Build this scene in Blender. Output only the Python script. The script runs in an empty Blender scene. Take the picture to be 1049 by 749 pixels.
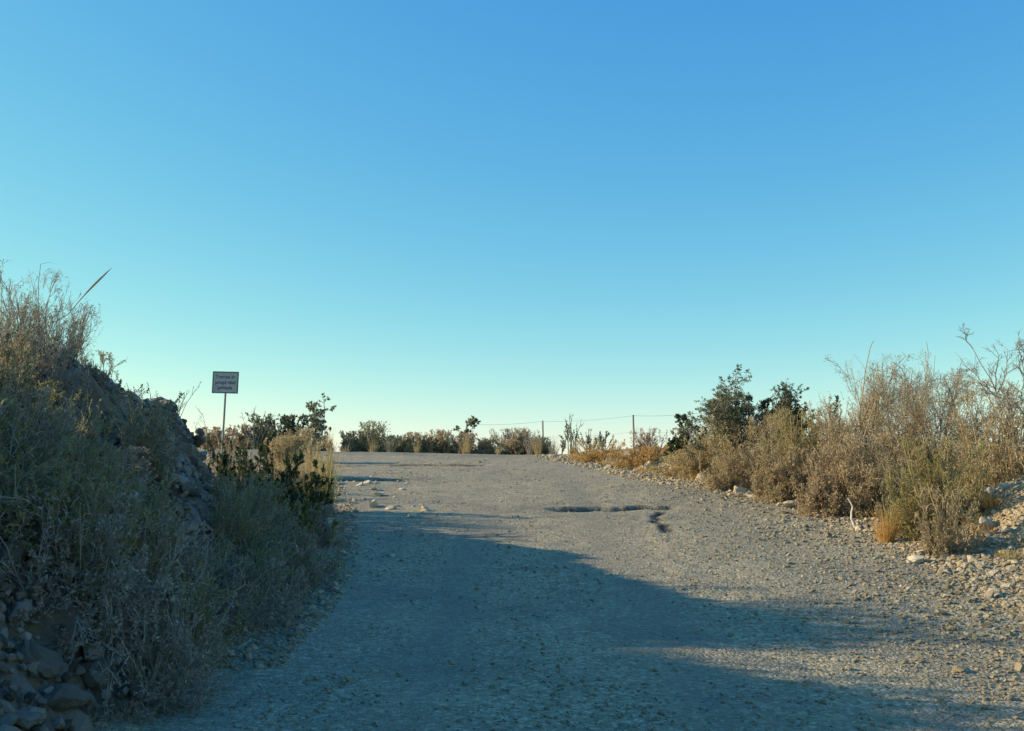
import bpy, math, random
import numpy as np
from mathutils import Vector
R = math.radians
S = bpy.context.scene
COL = S.collection
# ------------------------------------------------------------------ camera, sky, sun, exposure
CAMZ = 1.55; FPX = 1000.0; PITCH = math.atan(100.5/FPX)
cd = bpy.data.cameras.new('camera'); cam = bpy.data.objects.new('camera', cd); COL.objects.link(cam)
cam.location = (0, 0, CAMZ); cam.rotation_euler = (R(90)+PITCH, 0, 0)
cd.sensor_width = 36; cd.lens = 36*FPX/1049; cd.clip_end = 8000; cd.clip_start = 0.05
S.camera = cam
SUN_AZ = -83.0     # degrees, from straight ahead (+Y) towards +X
SUN_EL = 19.5
W = bpy.data.worlds.new('World'); S.world = W; W.use_nodes = True
nt = W.node_tree; bg = nt.nodes['Background']
sky = nt.nodes.new('ShaderNodeTexSky'); sky.sky_type = 'NISHITA'; sky.sun_disc = False
sky.sun_elevation = R(SUN_EL+6); sky.sun_rotation = R(SUN_AZ); sky.altitude = 0
sky.air_density = 1.0; sky.dust_density = 0.1; sky.ozone_density = 3.0
hs = nt.nodes.new('ShaderNodeMix'); hs.data_type = 'RGBA'; hs.blend_type = 'MULTIPLY'; hs.inputs[0].default_value = 1
hs.inputs[7].default_value = (0.62, 1.10, 1.12, 1)
nt.links.new(sky.outputs[0], hs.inputs[6])
sp_ = nt.nodes.new('ShaderNodeSeparateColor'); cb_ = nt.nodes.new('ShaderNodeCombineColor'); nt.links.new(hs.outputs[2], sp_.inputs[0])
for i_, (c_, p_) in enumerate(((.86, 1.38), (1.09, .85), (3.0, .225))):          # soft film-like curve per channel
    a_ = nt.nodes.new('ShaderNodeMath'); a_.operation = 'POWER'; a_.inputs[1].default_value = p_
    b_ = nt.nodes.new('ShaderNodeMath'); b_.operation = 'MULTIPLY'; b_.inputs[1].default_value = c_
    nt.links.new(sp_.outputs[i_], a_.inputs[0]); nt.links.new(a_.outputs[0], b_.inputs[0]); nt.links.new(b_.outputs[0], cb_.inputs[i_])
nt.links.new(cb_.outputs[0], bg.inputs[0]); bg.inputs[1].default_value = 0.11
sl = bpy.data.lights.new('sun', 'SUN'); sl.energy = 4.6; sl.angle = R(0.6); sl.color = (1.0, 0.79, 0.50)
so = bpy.data.objects.new('sun', sl); COL.objects.link(so)
sd = Vector((math.sin(R(SUN_AZ))*math.cos(R(SUN_EL)), math.cos(R(SUN_AZ))*math.cos(R(SUN_EL)), math.sin(R(SUN_EL))))
so.rotation_euler = sd.to_track_quat('Z', 'Y').to_euler()
S.view_settings.view_transform = 'Standard'; S.view_settings.look = 'None'
S.view_settings.exposure = 0.72; S.view_settings.gamma = 1
S.render.engine = 'CYCLES'

# ------------------------------------------------------------------ pixel and terrain helpers
def world_at(px, py, d):
    v = (374.5-py)/FPX; u = (px-524.5)/FPX
    y = math.cos(PITCH)-v*math.sin(PITCH); z = math.sin(PITCH)+v*math.cos(PITCH)
    return (u/y*d, d, CAMZ+z/y*d)
def X_at(px, d): return world_at(px, 470, d)[0]

def _hash(ix, iy, s):
    h = (ix*374761393 + iy*668265263 + s*2147483647) & 0xffffffff
    h = ((h ^ (h >> 13))*1274126177) & 0xffffffff
    return ((h ^ (h >> 16)) & 0xffff)/65535.0
def vnoise(x, y, s=0):
    x = np.asarray(x, float); y = np.asarray(y, float)
    ix = np.floor(x).astype(np.int64); iy = np.floor(y).astype(np.int64)
    fx = x-ix; fy = y-iy; fx = fx*fx*(3-2*fx); fy = fy*fy*(3-2*fy)
    a = _hash(ix, iy, s); b = _hash(ix+1, iy, s); c = _hash(ix, iy+1, s); d = _hash(ix+1, iy+1, s)
    return (a*(1-fx)+b*fx)*(1-fy)+(c*(1-fx)+d*fx)*fy*1.0
def fbm(x, y, s=0, o=4):
    t = 0; a = 1; n = 0
    for i in range(o):
        t = t+a*(vnoise(x*2**i, y*2**i, s+i*7)-0.5); n += a; a *= 0.5
    return t/n*2
def sstep(t): t = np.clip(t, 0, 1); return t*t*(3-2*t)

PY = [-400, -10, 0, 5, 9, 13, 17, 21, 25, 29, 33, 36, 41, 60, 130, 400, 2600]
PZ = [-8, -0.1, 0, 0.02, .24, .50, .78, 1.08, 1.38, 1.62, 1.83, 1.87, 1.85, 1.0, -5, -30, -60]
RY = [-400, 0, 8, 13.8, 18, 21, 25, 29, 32, 36, 40]
RX = [5, 5.0, 5.1, 5.65, 5.4, 4.0, 2.9, 2.0, 1.5, 1.2, 1.2]
LY = [-400, 0, 6.7, 9, 12.5, 17.7, 22.7, 28, 31, 40]
LX = [-2.1, -2.1, -2.0, -2.0, -2.3, -3.2, -4.5, -7.5, -11, -11]
def XRe(Y): return np.interp(Y, RY, RX)
def XLe(Y): return np.interp(Y, LY, LX)
# broken asphalt edges: x start, x end, depth Y, slope of the line, drop
EDGES = [(0.5, 2.95, 17.0, .16, .13), (-4.9, -2.25, 22.4, +.02, .13), (-6.0, -0.6, 27.4, -.02, .16)]
def crack_x(Y):
    t = (Y-13.9)/2.7
    return 2.12+0.30*t+0.06*np.sin(t*8)+0.035*np.sin(t*23), t
def crack_shade_mask(X, Y):  # painted shade along the ledge faces and inside the winding crack
    out = np.zeros_like(X)
    for i, (xa, xb, yc, sl_, dr) in enumerate(EDGES):
        line = yc+(X-xa)*sl_+0.12*fbm(X*2.2, X*0+yc, 5, 3); m = sstep((X-xa)/0.5)*sstep((xb-X)/0.5)
        out = np.maximum(out, m*np.exp(-((line-Y-.10)/(.10+.07*fbm(X*4, X*0, 6, 2)))**2)*(1 if i == 0 else .7))
    cx, t = crack_x(Y)
    w = .06+.05*vnoise(Y*5, Y*0, 12)
    return np.maximum(out, np.exp(-((X-cx)/w)**4)*sstep(t/.1)*sstep((1-t)/.1))
def ground_h(X, Y, fine=True):
    X = np.asarray(X, float); Y = np.asarray(Y, float)
    z = np.interp(Y, PY, PZ)
    near = sstep((60-np.abs(Y))/25)
    e = X-XRe(Y)
    z = z+near*(0.5*sstep(e/3.0)+0.01*np.clip(e-2.5, 0, 10))*(0.75+0.5*sstep((Y-8)/10))*(1-.6*sstep((Y-22)/8))*sstep((40-Y)/8)
    l = XLe(Y)-X
    z = z+near*0.14*sstep(l/0.8)*(1-sstep((Y-26)/5))
    z = z+0.017*np.clip(-X, 0, 12)*sstep((Y-27)/6)*near
    # rubble mound to the right
    z = z+0.75*np.exp(-(((X-6.75)/0.95)**2+((Y-12.7)/0.9)**2))
    # stony berm behind the verge
    z = z+0.12*np.exp(-(((X-4.9)/1.2)**2+((Y-25.5)/2.4)**2))
    if fine:
        off = np.clip(np.maximum(e, l), -0.6, 1)
        rough = 0.25+0.75*sstep((off+0.5)/0.9)
        z = z+near*rough*0.07*fbm(X*1.3, Y*1.3, 3)+near*rough*0.045*fbm(X*5, Y*5, 9, 3)
        z = z+near*0.05*fbm(X*.35, Y*.35, 21, 2)+near*0.012*fbm(X*7, Y*7, 33, 2)
        for xa, xb, yc, sl_, dr in EDGES:
            line = yc+(X-xa)*sl_+0.12*fbm(X*2.2, X*0+yc, 5, 3)
            m = sstep((X-xa)/0.35)*sstep((xb-X)/0.35)*(0.85+0.25*fbm(X*3, X*0+2*yc, 8, 2))
            q = line-Y
            z = z-dr*m*np.where(q > 0, np.exp(-(q/0.42)**2), 0)*sstep(q/0.07)
        cx, t = crack_x(Y)
        z = z-0.03*np.exp(-((X-cx)/0.06)**2)*sstep(t/0.1)*sstep((1-t)/0.1)
    return z
CY = [-6, 5, 6.3, 7.1, 7.9, 8.5, 8.9, 9.3, 10.1, 11.1, 12.2, 13.0, 13.4, 13.8, 14.15, 14.5]
CZ = [2.1, 2.2, 2.28, 2.32, 1.95, 1.95, 2.5, 2.58, 2.44, 2.26, 2.20, 2.26, 2.12, 1.9, 1.2, 0.6]  # crest out of view is dipped to let a wedge of sun onto road
def bank_foot(Y): return np.interp(Y, [-6, 10.3, 12, 13, 14.2], [0, 0, -.95, -1.35, -1.65])+np.where(Y < 12, XLe(Y), -2.3)-0.25-0.25*fbm(Y*.8, Y*0, 62, 2)
def bank_h(X, Y):
    X = np.asarray(X, float); Y = np.asarray(Y, float)
    top = np.interp(Y, CY, CZ)+0.10*fbm(Y*2.1, X*1.2, 61, 3)
    base = ground_h(X, Y, False)-0.12
    foot = bank_foot(Y)
    w = np.maximum(foot+4.35, .75)                 # face width
    s = np.clip((foot-X)/w, 0, 1)
    prof = np.where(s < .25, s*1.3, .325+(s-.25)*.9)
    prof = np.clip(prof+0.1*fbm(X*2.2, Y*2.2, 63, 3)*(s > 0)*(s < 1), 0, 1)
    z = base+(top-base)*prof
    z = z-0.10*np.clip(-4.6-X, 0, 20)
    return z

# ------------------------------------------------------------------ mesh helpers
def mesh_np(name, V, F, mats, attrs=None, smooth=False):
    """V (n,3); F (m,k) one face size"""
    me = bpy.data.meshes.new(name)
    V = np.ascontiguousarray(V, np.float32); F = np.ascontiguousarray(F, np.int32)
    n, k = F.shape
    me.vertices.add(len(V)); me.vertices.foreach_set('co', V.ravel())
    me.loops.add(n*k); me.loops.foreach_set('vertex_index', F.ravel())
    me.polygons.add(n); me.polygons.foreach_set('loop_start', np.arange(0, n*k, k, dtype=np.int32))
    me.polygons.foreach_set('loop_total', np.full(n, k, np.int32))
    me.polygons.foreach_set('use_smooth', np.full(n, smooth, bool))
    for m in (mats if isinstance(mats, list) else [mats]): me.materials.append(m)
    if attrs:
        for an, av in attrs.items():
            a = me.attributes.new(an, 'FLOAT', 'POINT'); a.data.foreach_set('value', np.ascontiguousarray(av, np.float32))
    me.update(calc_edges=True)
    return me
def put(name, me, parent=None, loc=None, **props):
    o = bpy.data.objects.new(name, me); COL.objects.link(o)
    if parent: o.parent = parent
    if loc is not None: o.location = loc
    for k, v in props.items():
        if v: o[k] = v
    return o
def thing(name, loc, label, category, group=None):
    return put(name, None, None, loc, label=label, category=category, group=group)
def nrm(a): return a/(np.linalg.norm(a, axis=-1, keepdims=True)+1e-9)
def grow(rng, st, dr, ln, K, wander, up=0.0):
    N = len(st); P = np.zeros((N, K+1, 3)); P[:, 0] = st; d = nrm(dr)
    for k in range(K):
        P[:, k+1] = P[:, k]+d*(ln/K)[:, None]
        d = d+rng.normal(size=(N, 3))*wander; d[:, 2] += up; d = nrm(d)
    return P
def kids(rng, P, ln, m, tmin, spread, fac, K, wander, up=0.0, outward=0.0):
    N, K1, _ = P.shape
    idx = np.repeat(np.arange(N), m); t = rng.uniform(tmin, 1, N*m)*(K1-1-1e-4)
    i = t.astype(int); f = (t-i)[:, None]
    a = P[idx, i]; b = P[idx, i+1]; st = a*(1-f)+b*f
    dr = nrm(b-a)+nrm(rng.normal(size=(N*m, 3)))*spread
    if outward: dr += nrm(st-np.array([0, 0, 0.2]))*outward
    L = ln[idx]*fac*rng.uniform(.55, 1.2, N*m)*(1.15-.6*t/(K1-1))
    return grow(rng, st, dr, L, K, wander, up), L
def tubes(P, r0, tip=0.35, sides=3):
    N, K1, _ = P.shape
    d = nrm(P[:, -1]-P[:, 0]); ref = np.where(np.abs(d[:, 2:3]) > .8, np.array([[1., 0, 0]]), np.array([[0, 0, 1.]]))
    a = nrm(np.cross(d, ref)); b = np.cross(d, a)
    r = np.asarray(r0).reshape(-1, 1)*np.linspace(1, tip, K1)[None]
    if sides == 2:
        ph = (np.arange(N)*2.399) % math.pi
        a = a*np.cos(ph)[:, None]+b*np.sin(ph)[:, None]
        V = np.stack([P-a[:, None]*r[..., None], P+a[:, None]*r[..., None]], 2)
        V = V.reshape(-1, 3); base = (np.arange(N)[:, None]*K1+np.arange(K1-1)[None]).ravel()*2
        F = np.stack([base, base+1, base+3, base+2], 1); return V, F
    ang = np.arange(sides)*2*math.pi/sides
    off = a[:, None, None]*np.cos(ang)[None, None, :, None]+b[:, None, None]*np.sin(ang)[None, None, :, None]
    V = (P[:, :, None]+off*r[:, :, None, None]).reshape(-1, 3)
    base = ((np.arange(N)[:, None]*K1+np.arange(K1-1)[None])*sides).ravel()
    Fs = [np.stack([base+s, base+(s+1) % sides, base+sides+(s+1) % sides, base+sides+s], 1) for s in range(sides)]
    return V, np.concatenate(Fs)
def leaves(rng, pos, dr, ln, aspect):
    N = len(pos); d = nrm(dr); sd_ = nrm(np.cross(d, rng.normal(size=(N, 3))))
    L = ln[:, None]; w = L*aspect/2
    V = np.stack([pos, pos+d*L*.45+sd_*w, pos+d*L, pos+d*L*.45-sd_*w], 1).reshape(-1, 3)
    F = np.arange(N*4).reshape(N, 4); return V, F
def cat(parts):
    V = []; F = []; o = 0
    for v, f in parts: V.append(v); F.append(f+o); o += len(v)
    return np.concatenate(V), np.concatenate(F)
def on_kids(rng, P, n, jit=0.3):
    N, K1, _ = P.shape; idx = rng.integers(0, N, n); t = rng.uniform(.15, 1, n)*(K1-1-1e-4); i = t.astype(int); f = (t-i)[:, None]
    a = P[idx, i]; b = P[idx, i+1]
    return a*(1-f)+b*f, nrm(b-a)+rng.normal(size=(n, 3))*jit

# ------------------------------------------------------------------ materials
def newmat(name):
    m = bpy.data.materials.new(name); m.use_nodes = True; t = m.node_tree; return m, t, t.nodes['Principled BSDF']
def ramp(t, fac, stops):
    r = t.nodes.new('ShaderNodeValToRGB'); e = r.color_ramp.elements
    while len(e) < len(stops): e.new(.5)
    for q, (p, c) in zip(e, stops): q.position = p; q.color = (*c, 1)
    t.links.new(fac, r.inputs[0]); return r.outputs[0]
def noise(t, scale, detail=4, rough=.6, vec=None):
    n = t.nodes.new('ShaderNodeTexNoise'); n.inputs['Scale'].default_value = scale; n.inputs['Detail'].default_value = detail
    n.inputs['Roughness'].default_value = rough
    if vec is not None: t.links.new(vec, n.inputs['Vector'])
    return n.outputs[0]
def mixc(t, fac, a, b, mode='MIX'):
    m = t.nodes.new('ShaderNodeMix'); m.data_type = 'RGBA'; m.blend_type = mode
    for s, v in ((0, fac), (6, a), (7, b)):
        if isinstance(v, (int, float)): m.inputs[s].default_value = v
        elif isinstance(v, tuple): m.inputs[s].default_value = (*v, 1)
        else: t.links.new(v, m.inputs[s])
    return m.outputs[2]
def math_(t, op, a, b=None):
    m = t.nodes.new('ShaderNodeMath'); m.operation = op
    for s, v in ((0, a), (1, b)):
        if v is None: continue
        if isinstance(v, (int, float)): m.inputs[s].default_value = v
        else: t.links.new(v, m.inputs[s])
    return m.outputs[0]
def objco(t): return t.nodes.new('ShaderNodeTexCoord').outputs['Object']
def bump(t, bsdf, h, dist, strength=1.0):
    b = t.nodes.new('ShaderNodeBump'); b.inputs['Distance'].default_value = dist; b.inputs['Strength'].default_value = strength
    t.links.new(h, b.inputs['Height']); t.links.new(b.outputs[0], bsdf.inputs['Normal'])
def plant_mat(name, cols, trans=0.35, rough=.7):
    """colour varies per leaf / twig and in patches"""
    m, t, p = newmat(name)
    g = t.nodes.new('ShaderNodeNewGeometry'); rnd = g.outputs['Random Per Island']
    pn = noise(t, 1.6, 3, .6, g.outputs['Position'])
    f = math_(t, 'ADD', math_(t, 'MULTIPLY', rnd, .6), math_(t, 'MULTIPLY', pn, .45))
    n = len(cols); c = ramp(t, f, [(0.12+.76*i/(n-1), cc) for i, cc in enumerate(cols)])
    t.links.new(c, p.inputs['Base Color']); p.inputs['Roughness'].default_value = rough
    p.inputs['Specular IOR Level'].default_value = .25
    if trans > 0:
        tr = t.nodes.new('ShaderNodeBsdfTranslucent'); t.links.new(c, tr.inputs[0])
        mx = t.nodes.new('ShaderNodeMixShader'); mx.inputs[0].default_value = trans
        t.links.new(p.outputs[0], mx.inputs[1]); t.links.new(tr.outputs[0], mx.inputs[2])
        t.links.new(mx.outputs[0], t.nodes['Material Output'].inputs[0])
    return m
def pebble_height(t, co, s1=42, s2=110):
    v = t.nodes.new('ShaderNodeTexVoronoi'); v.inputs['Scale'].default_value = s1; t.links.new(co, v.inputs['Vector'])
    w = t.nodes.new('ShaderNodeTexVoronoi'); w.inputs['Scale'].default_value = s2; t.links.new(co, w.inputs['Vector'])
    h = math_(t, 'SUBTRACT', 1.0, v.outputs['Distance'])
    h = math_(t, 'ADD', h, math_(t, 'MULTIPLY', math_(t, 'SUBTRACT', 1.0, w.outputs['Distance']), .4))
    return h, v.outputs['Color'], w.outputs['Color']
def attr(t, n):
    a = t.nodes.new('ShaderNodeAttribute'); a.attribute_name = n; return a.outputs['Fac']

def road_mat():
    m, t, p = newmat('worn_chipseal'); co = objco(t)
    h, vc, wc = pebble_height(t, co, 38, 95)
    sp = t.nodes.new('ShaderNodeSeparateColor'); t.links.new(vc, sp.inputs[0])
    pc = ramp(t, sp.outputs[0], [(0, (.14, .12, .075)), (.45, (.29, .25, .155)), (.8, (.42, .36, .235)), (1, (.66, .59, .43))])
    base = ramp(t, noise(t, 1.1, 6, .65, co), [(.3, (.235, .205, .13)), (.5, (.31, .27, .165)), (.72, (.39, .335, .21))])
    c = mixc(t, .55, base, pc)
    # smoother, bluer wheel tracks
    c = mixc(t, math_(t, 'MULTIPLY', attr(t, 'track'), .75), c, (.20, .19, .14))
    st = ramp(t, noise(t, 0.7, 4, .7, co), [(.5, (0, 0, 0)), (.62, (1, 1, 1))])
    c = mixc(t, math_(t, 'MULTIPLY', st, .4), c, (.17, .15, .12))
    c = mixc(t, attr(t, 'dirt'), c, mixc(t, .5, (.30, .25, .175), pc))
    c = mixc(t, attr(t, 'crack_shade'), c, (.025, .024, .022))  # near-black colour stands for the shade in ledges and crack
    t.links.new(c, p.inputs['Base Color']); p.inputs['Roughness'].default_value = .85; p.inputs['Specular IOR Level'].default_value = .3
    bump(t, p, h, .018, .65); return m
def ground_mat():
    m, t, p = newmat('stony_dirt'); co = objco(t)
    h, vc, wc = pebble_height(t, co, 24, 70)
    sp = t.nodes.new('ShaderNodeSeparateColor'); t.links.new(vc, sp.inputs[0])
    pc = ramp(t, sp.outputs[0], [(0, (.24, .185, .11)), (.6, (.38, .31, .19)), (1, (.58, .50, .36))])
    base = ramp(t, noise(t, 1.4, 6, .65, co), [(.3, (.23, .175, .10)), (.55, (.35, .27, .16)), (.75, (.44, .35, .22))])
    c = mixc(t, .5, base, pc)
    om = math_(t, 'MULTIPLY', attr(t, 'orange'), ramp(t, noise(t, 6, 4, .7, co), [(.35, (0, 0, 0)), (.5, (1, 1, 1))]))
    c = mixc(t, om, c, (.60, .37, .12))
    t.links.new(c, p.inputs['Base Color']); p.inputs['Roughness'].default_value = .95; p.inputs['Specular IOR Level'].default_value = .1
    bump(t, p, h, .035, .8); return m
def stone_mat(name, stops, sc=9):
    m, t, p = newmat(name); g = t.nodes.new('ShaderNodeNewGeometry')
    n = noise(t, sc, 6, .65, g.outputs['Position'])
    f = math_(t, 'ADD', math_(t, 'MULTIPLY', n, .55), math_(t, 'MULTIPLY', g.outputs['Random Per Island'], .5))
    c = ramp(t, f, stops); t.links.new(c, p.inputs['Base Color']); p.inputs['Roughness'].default_value = .9
    p.inputs['Specular IOR Level'].default_value = .2
    bump(t, p, noise(t, sc*3, 8, .75, g.outputs['Position']), .045, .9); return m
M_road = road_mat(); M_ground = ground_mat()
M_stone = stone_mat('pale_limestone', [(.2, (.33, .27, .17)), (.5, (.50, .43, .30)), (.8, (.70, .62, .47))])
M_gravel = stone_mat('grey_gravel', [(.15, (.17, .15, .10)), (.45, (.31, .27, .175)), (.75, (.47, .41, .28)), (.95, (.70, .64, .50))])
M_gravel2 = stone_mat('beige_gravel', [(.15, (.24, .185, .11)), (.5, (.40, .33, .21)), (.9, (.64, .56, .41))])
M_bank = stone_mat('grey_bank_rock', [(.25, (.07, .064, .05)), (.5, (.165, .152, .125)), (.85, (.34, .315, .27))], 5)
M_scrub = plant_mat('brown_twigs', [(.27, .21, .13), (.42, .34, .21), (.58, .49, .31)], .4)
M_straw = plant_mat('straw_twigs', [(.30, .235, .12), (.46, .37, .20), (.60, .50, .29)], .45)
M_greytwig = plant_mat('grey_twigs', [(.20, .175, .14), (.33, .29, .23), (.48, .43, .35)], .3)
M_bark = plant_mat('grey_bark', [(.12, .10, .08), (.20, .17, .14), (.30, .27, .23)], 0)
M_olive = plant_mat('olive_leaves', [(.15, .15, .05), (.28, .27, .10), (.42, .38, .16)], .45)
M_green = plant_mat('dark_green_leaves', [(.04, .06, .025), (.075, .105, .045), (.13, .16, .075)], .35)
M_grn2 = plant_mat('grey_green_leaves', [(.10, .115, .07), (.18, .20, .12), (.28, .30, .19)], .35)
M_ever = plant_mat('evergreen_leaves', [(.09, .105, .055), (.155, .175, .095), (.24, .26, .155)], .35)
M_russet = plant_mat('russet_twigs', [(.24, .15, .095), (.36, .24, .15), (.48, .36, .24)], .3)
M_orange = plant_mat('orange_dry_grass', [(.36, .20, .06), (.52, .32, .10), (.66, .46, .18)], .45)
M_yel = plant_mat('yellow_grass', [(.24, .22, .07), (.42, .36, .13), (.55, .48, .22)], .45)

# ------------------------------------------------------------------ ground and roads
def lines(parts):
    out = []
    for a, b, st in parts: out += list(np.arange(a, b-1e-6, st))
    return out
far = [1.0, 2.2, 4, 7, 12, 20, 35, 60, 110, 200, 400, 800, 1600, 2500]
gx = np.array([-8-f for f in far[::-1]]+lines([(-8, 1.7, .1), (1.7, 2.6, .04), (2.6, 8.01, .1)])+[8+f for f in far])
gy = np.array([-2500, -1200, -500, -200, -80, -35, -15, -6, -2, 0]+lines([(1.5, 4, .5), (4, 12, .08), (12, 30, .06), (30, 42, .15)])+[42, 43, 45, 48, 52, 58, 66, 80, 100, 130, 180, 260, 400, 700, 1200, 2550])
GX, GY = np.meshgrid(gx, gy); GZ = ground_h(GX, GY)
nx, ny = len(gx), len(gy)
V = np.stack([GX, GY, GZ], -1).reshape(-1, 3)
ii = (np.arange(ny-1)[:, None]*nx+np.arange(nx-1)[None]).ravel()
F = np.stack([ii, ii+1, ii+nx+1, ii+nx], 1)
cxm = (GX[:-1, :-1]+GX[1:, 1:]).ravel()/2; cym = (GY[:-1, :-1]+GY[1:, 1:]).ravel()/2
ragg = 0.35*fbm(cxm*1.7, cym*1.7, 77, 4)
inroad = (cxm < XRe(cym)+ragg) & (cxm > XLe(cym)+ragg) & (cym > -60) & (cym < 31.3)
jr = 0.3*fbm(cxm*1.2, cym*1.2, 78, 3)
injunc = (cym >= 31.3) & (cym < 36.6+jr) & (cxm < 1.3+jr*2) & (cxm > -120)
vx, vy = V[:, 0], V[:, 1]
eR = XRe(vy)-vx; eL = vx-XLe(vy)
edge = np.minimum(eR, eL)
dirt = np.clip(.85-edge/1.0+.8*fbm(vx*.9, vy*.9, 41, 4), 0, 1)*.8
dirt = np.maximum(dirt, np.clip(sstep((vy-20)/6)*(1-sstep((vy-29.5)/1.5))*(.65+.9*fbm(vx*.8, vy*.8, 43, 4)), 0, .75))
dirt = np.where(vy > 31.2, np.clip(.1+.5*fbm(vx, vy, 44, 3), 0, .4), dirt)
track = np.exp(-((vx+.55)/.28)**2)+np.exp(-((vx-1.2)/.35)**2)+.5*np.exp(-((vx-3.2)/.5)**2)
track = np.where(vy > 31.2, .8, track*(.6+.6*fbm(vx*.6, vy*.2, 45, 3)))*(1-dirt)
e_ = vx-XRe(vy)
orange = np.exp(-((e_-.45)/.55)**2)*sstep((vy-14)/3)*(1-sstep((vy-34)/3))*np.clip(.7+1.6*fbm(vx*.55, vy*.55, 46, 3), 0, 1)
orange = orange*1.3+.5*np.exp(-((e_-.2)/.5)**2)*sstep((14-vy)/3)*np.clip(.3+1.5*fbm(vx*.9, vy*.9, 47, 3), 0, 1)
A = dict(crack_shade=crack_shade_mask(vx, vy), dirt=np.clip(dirt, 0, 1), track=np.clip(track, 0, 1), orange=np.clip(orange, 0, 1))
def sub(mask, name, mat):
    f = F[mask]; u, inv = np.unique(f, return_inverse=True)
    me = mesh_np(name, V[u], inv.reshape(-1, 4), mat, {k: v[u] for k, v in A.items()}, True)
    return put(name, me, kind='structure')
sub(inroad, 'road', M_road); sub(injunc, 'crossing_road', M_road); sub(~(inroad | injunc), 'ground', M_ground)

# ------------------------------------------------------------------ stones
def ico(sub_):
    import bmesh
    bm = bmesh.new(); bmesh.ops.create_icosphere(bm, subdivisions=sub_, radius=1)
    v = np.array([x.co[:] for x in bm.verts]); f = np.array([[q.index for q in p.verts] for p in bm.faces]); bm.free(); return v, f
ICO = {k: ico(k) for k in (1, 2, 3, 4)}
def rock(rng, k, cuts=9, flat=.65):
    v, f = ICO[k]; v = v.copy()
    for _ in range(cuts):
        n = nrm(rng.normal(size=3)); c = rng.uniform(.38, .78); d = v@n
        v = v-np.outer(np.clip(d-c, 0, None), n)
    v = v*np.array([rng.uniform(.8, 1.15), rng.uniform(.7, 1), flat*rng.uniform(.8, 1.2)])
    if k >= 2: v = v*(1+.05*rng.normal(size=(len(v), 1)))
    return v, f
def scatter(rng, P, size, k=1, nvar=12, sink=.25, flat=.65):
    """many stones merged; returns V,F"""
    vars_ = [rock(rng, k, 7, flat) for _ in range(nvar)]; out = []
    which = rng.integers(0, nvar, len(P))
    for i, (v, f) in enumerate(vars_):
        s = np.where(which == i)[0]
        if not len(s): continue
        a = rng.uniform(0, 6.28, len(s)); ca, sa = np.cos(a), np.sin(a)
        tx = rng.normal(size=len(s))*.25
        x = v[None, :, 0]*ca[:, None]-v[None, :, 1]*sa[:, None]; y = v[None, :, 0]*sa[:, None]+v[None, :, 1]*ca[:, None]
        z = v[None, :, 2]+x*tx[:, None]
        q = np.stack([x, y, z], -1)*size[s][:, None, None]+P[s][:, None]
        q[..., 2] += (size[s]*(.5-sink))[:, None]
        FF = (f[None]+(np.arange(len(s))*len(v))[:, None, None]).reshape(-1, f.shape[1])
        out.append((q.reshape(-1, 3), FF))
    return cat(out)
rng = np.random.default_rng(5)
def pts(X, Y, h=ground_h): return np.stack([X, Y, h(X, Y)], -1)
# pebbles loose on the road surface
N = 75000
Y = 4.3/(1-rng.uniform(0, 1, N)*(1-4.3/31))          # density falls with distance
X = rng.uniform(-3.4, 6.2, N)
keep = (X < XRe(Y)+.3) & (X > XLe(Y)-.3)
X, Y = X[keep], Y[keep]
dens = .35+.65*sstep((X-1.5)/2.5)*.9+.5*fbm(X*.8, Y*.8, 91, 3)
dens = dens+.4*sstep((X-3)/2)+.5*fbm(X*.45, Y*.3, 95, 3)
dens = dens*(1-.75*np.exp(-((X+.55)/.3)**2)-.7*np.exp(-((X-1.2)/.35)**2))
keep = rng.uniform(0, 1, len(X)) < dens
X, Y = X[keep], Y[keep]
sz = rng.lognormal(math.log(.0072), .45, len(X))*(1+Y/24)*(1+.7*sstep((X-2.2)/2.2))
put('gravel', mesh_np('gravel', *scatter(rng, pts(X, Y), sz), M_gravel), kind='stuff', label='loose grey gravel scattered over the worn road surface')
# coarser gravel on the verges and the stony slope
N = 42000
Y = 7/(1-rng.uniform(0, 1, N)*(1-7/34)); Y[:N//5] = rng.uniform(20, 31, N//5)
e = rng.gamma(1.6, .55, N)-.75; X = XRe(Y)+e
k2 = rng.uniform(0, 1, N) < .12
X[k2] = XLe(Y[k2])-rng.gamma(1.5, .3, k2.sum())+.4
sz = rng.lognormal(math.log(.0115), .5, N)*(1+Y/24)
ok = Y > 4; X, Y, sz = X[ok], Y[ok], sz[ok]
put('verge_gravel', mesh_np('verge_gravel', *scatter(rng, pts(X, Y), sz), M_gravel2), kind='stuff', label='beige gravel and small rubble along the road edges')

def stone(px, py_or_d, size, label, mat=M_stone, group=None, h=ground_h, d=None, flat=.65, seed=0, name='stone', sink=.15, X=None, rz=None):
    r2 = np.random.default_rng(seed+int(abs(px)*7)); dd = d if d else py_or_d
    x = X_at(px, dd) if X is None else X
    v, f = rock(r2, 3 if size > .12 else 2, 12, flat); a = r2.uniform(0, 6.28) if rz is None else rz
    v = v@np.array([[math.cos(a), math.sin(a), 0], [-math.sin(a), math.cos(a), 0], [0, 0, 1]])
    z = float(h(x, dd))+size*flat*(1-sink*2)*.6
    return put(name, mesh_np(name, v*size, f, mat), None, (x, dd, z), label=label, category='stone', group=group)
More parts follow.
